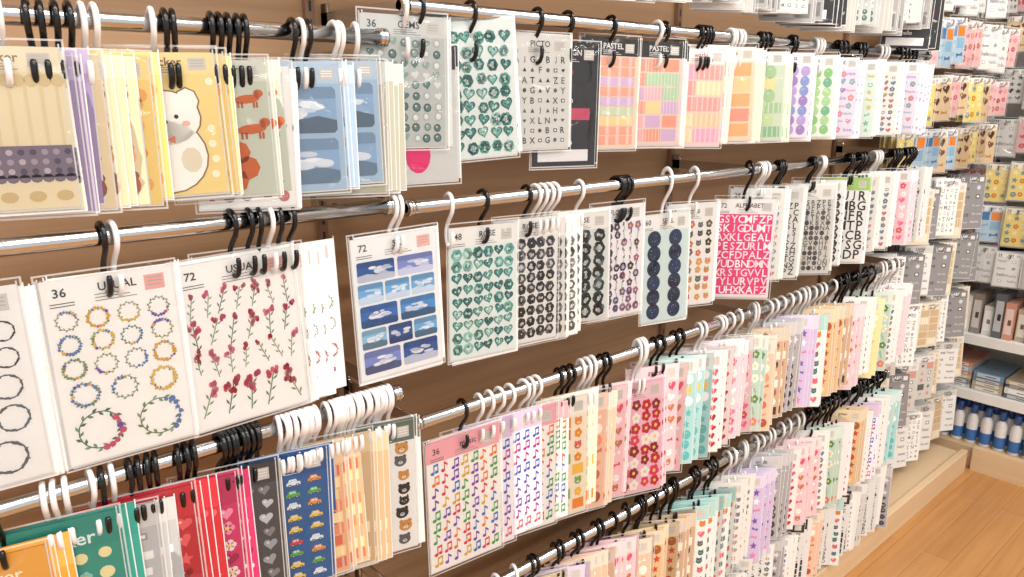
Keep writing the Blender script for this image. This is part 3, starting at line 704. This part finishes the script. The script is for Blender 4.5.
# Row D right
fill(zDR, ['music_purple', 'white_mini', 'aqua_sea', 'kraft_label', 'lilac_bow', 'peach_sweet', 'pink_bear', 'peach_sweet', 'tan_food', 'brown_cafe', 'white_cat', 'white_cat',
           'pale_icon', 'lilac_bow', 'grey_gothic', 'white_heart', 'pink_bear', 'white_mini', 'sage_leaf', 'white_heart', 'tan_food', 'white_mini'], .60, 2.13, 'kwk', (2, 4), sz=S)
fill(zER, ['grey_gothic', 'white_mini', 'black_white', 'pale_icon', 'peach_sweet', 'grey_date', 'white_cat', 'black_white', 'white_mini', 'dot_grid', 'grey_date', 'white_mini'], .8, 2.13, 'wk', (2, 4))

# ------------------------------------------------------------------ end bay with peg hooks
d('blister_grey', '#cfceca', 'star icon heart', '#5f5f62 #939396 #2b2b30', 3, 4, .075, .12, '#f2f1ee', 'set', '#444444')
d('blister_white', '#e9e9e7', 'word icon', '#9f9fa2 #c3c3c6 #6b6b70', 2, 4, .075, .125, '#f4f4f2', 'set', '#444444')
d('blister_pink', '#eec4c4', 'flower heart', '#d06080 #a03a54 #e0a0a8', 3, 3, .075, .12, '#f6efee', 'hair', '#a05060')
d('blister_brown', '#dcc29a', 'heart bow', '#7a4a2c #4f2c1c #b88850', 2, 3, .075, .12, '#f2ece2', 'clip', '#604030')
d('blister_yellow', '#f2dc84', 'flower star', '#d98a20 #f6ecc0 #6f98a8', 3, 4, .075, .12, '#f6f2e4', 'parts', '#806020')
d('blister_blue', '#b7d0e0', 'square bow', '#3f78a8 #e8862a #8fb8d4', 2, 3, .075, .12, '#f2f4f6', 'mini', '#305070', jit=.03)
d('plain_label', '#e3e2df', 'word icon', '#67676a #8a8a8c', 2, 5, .09, .16, '#cccbc8', 'LABEL', '#444444')
d('plain_white', '#edece9', 'icon letter', '#8f8f92 #b0b0b2', 5, 8, .09, .16, '#f6f5f3', 'memo', '#444444')
d('plain_tan', '#dccfb8', 'strip square', '#c4aa84 #e6dac2', 2, 5, .09, .16, '#e6dccb', 'paper', '#6a5038', jit=0)
d('plain_dark', '#8b8a8c', 'word icon', '#c9c9ca #4a4a4e', 2, 5, .09, .16, '#77767a', 'LABEL', '#eeeeee')
BL = ['blister_grey', 'blister_white', 'blister_pink', 'blister_brown', 'blister_yellow', 'blister_blue']
ROWS = {0: ['blister_grey', 'blister_white', 'blister_white'], 1: ['blister_white', 'blister_pink', 'blister_blue', 'blister_white'], 2: ['blister_pink', 'blister_brown', 'blister_pink', 'blister_yellow'], 3: ['blister_yellow', 'blister_brown', 'blister_yellow', 'blister_blue']}
pv, pf = [], []
sweep(catmull([(0, .16, .004), (0, .1, .002), (0, .0, 0), (0, -.012, .003), (0, -.018, .014)], 3), .0022, pv, pf, 6)
PEG = bpy.data.meshes.new('peg'); PEG.from_pydata(pv, [], pf); PEG.materials.append(MAT_STEEL)

def pegrow(e, x, y, z, design, n, rz, bag=True, k=0):
    M = Matrix.Rotation(rz, 3, 'Z')
    def P(a, b, c):
        t = M @ Vector((a, b, c)); return (x+t.x, y+t.y, z+t.z)
    add(PEG, 'peg_%d' % k, e, P(0, 0, 0), (0, 0, rz))
    sc = R.uniform(.9, 1.12)
    for i in range(n):
        jz = R.uniform(-.16, .16); rr = (R.uniform(-.06, .0), R.uniform(-.05, .05), rz+jz)
        add(pack_mesh(design), 'pack_%d_%d' % (k, i+1), e, P(R.uniform(-.003, .003), .004+i*.012, .016), rr).scale = (1, 1, sc)
        if bag and i == 0: add(film_mesh(DES[design]['w'], DES[design]['h']), 'bag_%d' % k, e, P(0, .0005, .016), rr).scale = (1, 1, sc)

k = 0
e = empty('hanging_blister_packs')
for r_, z in enumerate([1.70, 1.54, 1.38, 1.23]):
    x = 2.20
    while x < 2.92:
        k += 1; pegrow(e, x, .86+R.uniform(-.015, .015), z+R.uniform(-.008, .008), R.choice(ROWS[r_]), 5, -.35, True, k); x += .086
e = empty('hanging_label_packs')
for z in (1.07, .88, .69, .50):
    x = 2.20; c = 0
    while x < 2.88:
        k += 1; pegrow(e, x, .86-.02*(c % 2), z+R.uniform(-.015, .015), R.choice(['plain_label', 'plain_white', 'plain_white', 'plain_dark', 'plain_tan', 'photo_pack']), 6, -.5, False, k); x += .103; c += 1
x = 2.22
while x < 2.86:
    k += 1; pegrow(e, x, .86, .29, R.choice(['plain_label', 'plain_tan', 'plain_white']), 6, -.4, False, k); x += .105

# perpendicular gondola along the right-hand end
FX = 2.95
g = empty('corner_shelf_unit', (0, 0, 0))
box('back_panel', 3.36, 3.38, -1.6, WY-.01, 0, 2.2, MAT_WHITE, g)
v, f = [], []
box_vf(FX, 3.36, -1.6, .99, 0, .075, v, f); box_vf(FX-.03, FX, -1.6, .77, 0, .09, v, f)
mesh_obj('plinth', v, f, wood('light_wood_y', '#cdb08a', '#dcc19d', 'Y', 2.0), g)
for z in (.29, .50):
    v, f = [], []
    box_vf(FX, 3.36, -1.6, .99, z-.012, z, v, f); box_vf(FX-.012, FX, -1.6, .99, z-.03, z+.004, v, f)
    mesh_obj('shelf', v, f, MAT_WHITE, g)
for yy in (-1.6, -.3, .96):
    box('upright', 3.33, 3.36, yy, yy+.03, .07, 2.2, MAT_STEEL, g)
ZR = (1.90, 1.74, 1.58, 1.42, 1.26, 1.10, .95, .80)
v, f = [], []
for z in ZR:
    box_vf(3.10, 3.112, -1.55, .98, z-.006, z+.010, v, f)
for yy in (-1.55, -.3, .95):
    for z in ZR: box_vf(3.11, 3.34, yy, yy+.012, z-.006, z+.006, v, f)
mesh_obj('cross_bars', v, f, MAT_DARK, g)
e = empty('hanging_accessory_packs')
for r_, z in enumerate(ZR):
    y = .93
    while y > -.7:
        k += 1; pegrow(e, FX+.03, y, z+R.uniform(-.01, .01), R.choice(ROWS[(r_+1) % 4]), 5, -math.pi/2+.3, True, k); y -= .08

bm_cols = ['#c7c2b8', '#b2a48a', '#7e8186', '#dad7d1', '#a7b0b6', '#ccbb98', '#8c7f76', '#5d6066', '#c98f7a', '#6f8fa8']
def boxed(name, x0, y0, z0, dx, dy, dz, col):
    b = PB(); c = lin(col)
    b.box(0, dx, 0, dy, 0, dz, c); b.c[-1] = shade(c, .95)
    kk = len(b.v)
    b.v += [(-.0005, dy*.12, dz*.15), (-.0005, dy*.88, dz*.15), (-.0005, dy*.88, dz*.85), (-.0005, dy*.12, dz*.85)]
    b.f.append((kk, kk+1, kk+2, kk+3)); b.c.append(shade(c, 1.4))
    b.v += [(-.0008, dy*.25, dz*.4), (-.0008, dy*.6, dz*.4), (-.0008, dy*.6, dz*.55), (-.0008, dy*.25, dz*.55)]
    b.f.append((kk+4, kk+5, kk+6, kk+7)); b.c.append(shade(c, .3))
    o = bpy.data.objects.new(name, b.mesh(name)); COL.objects.link(o); o.location = (x0, y0, z0)
    return o
e = empty('stacked_card_boxes', (FX+.02, 0, .2905)); e2 = empty('upright_boxed_goods', (FX+.02, 0, .5005))
y = .93
while y > -.8:
    z = 0
    for i in range(R.randint(3, 6)):
        hh = R.uniform(.012, .022); o = boxed('box', R.uniform(0, .012), y-.10, z, .2, .098, hh, R.choice(bm_cols)); o.parent = e; z += hh+.0004
    yy = 0
    for i in range(3):
        o = boxed('box', R.uniform(0, .02), y-yy-.032, 0, .12, .031, R.uniform(.10, .17), R.choice(bm_cols)); o.parent = e2; yy += .034
    y -= .105
prof = [(0, 0), (.017, 0), (.019, .003), (.019, .095), (.016, .108), (.0085, .116), (.0085, .122), (.0125, .122), (.0125, .150), (.010, .154), (0, .154)]
MB_ = simple('blue_cap_plastic', '#2a5ba6', .25, coat=.5); ML_ = simple('blue_label', '#3f6fae', .4)
def bottle(x, y, z, par):
    v, f = [], []; n = 16
    for r_, zz in prof:
        for i in range(n): v.append((r_*math.cos(2*math.pi*i/n), r_*math.sin(2*math.pi*i/n), zz))
    for j in range(len(prof)-1):
        for i in range(n): f.append((j*n+i, j*n+(i+1) % n, (j+1)*n+(i+1) % n, (j+1)*n+i))
    o = mesh_obj('bottle', v, f, MAT_HW, par, (x, y, z), True)
    o.data.materials.append(MB_)
    for p in o.data.polygons:
        if p.center.z > .118: p.material_index = 1
    v, f = [], []
    for zz in (.012, .055):
        for i in range(n): v.append((.0193*math.cos(2*math.pi*i/n), .0193*math.sin(2*math.pi*i/n), zz))
    for i in range(n): f.append((i, (i+1) % n, n+(i+1) % n, n+i))
    mesh_obj('label', v, f, ML_, o, (0, 0, 0), True)
e = empty('spray_bottles', (0, 0, .0755))
y = .90
while y > -.6:
    bottle(FX+.05, y, 0, e); bottle(FX+.10, y-.01, 0, e); y -= .047

# ------------------------------------------------------------------ lighting: ceiling fluorescent fixtures
def fixture(x, y, L, power):
    e = empty('fluorescent_ceiling_light', (x, y, 2.66))
    v, f = [], []; box_vf(-L/2, L/2, -.09, .09, 0, .04, v, f); mesh_obj('housing', v, f, MAT_WHITE, e)
    la = bpy.data.lights.new('tube', 'AREA'); la.shape = 'RECTANGLE'; la.size = L; la.size_y = .16; la.energy = power; la.color = (1, .965, .91)
    o = bpy.data.objects.new('tube_light', la); COL.objects.link(o); o.parent = e; o.location = (0, 0, -.01)
for y in (-.1, -1.2, -2.2):
    for x in (-.4, .95, 2.3): fixture(x, y, 1.2, 20 if y > -2 else 14)
w = bpy.data.worlds.new('shop_ambient'); scene.world = w; w.use_nodes = True
w.node_tree.nodes['Background'].inputs[0].default_value = (1, .98, .955, 1)
w.node_tree.nodes['Background'].inputs[1].default_value = 0.95

# ------------------------------------------------------------------ camera
cd = bpy.data.cameras.new('camera'); cam = bpy.data.objects.new('camera', cd); COL.objects.link(cam)
cd.lens = 26.0; cd.sensor_width = 36; cd.clip_start = .02
cam.location = (0, 0, EYE)
cam.rotation_euler = Vector((.636, .732, -.247)).to_track_quat('-Z', 'Y').to_euler()
scene.camera = cam
print('objects', len(bpy.data.objects))
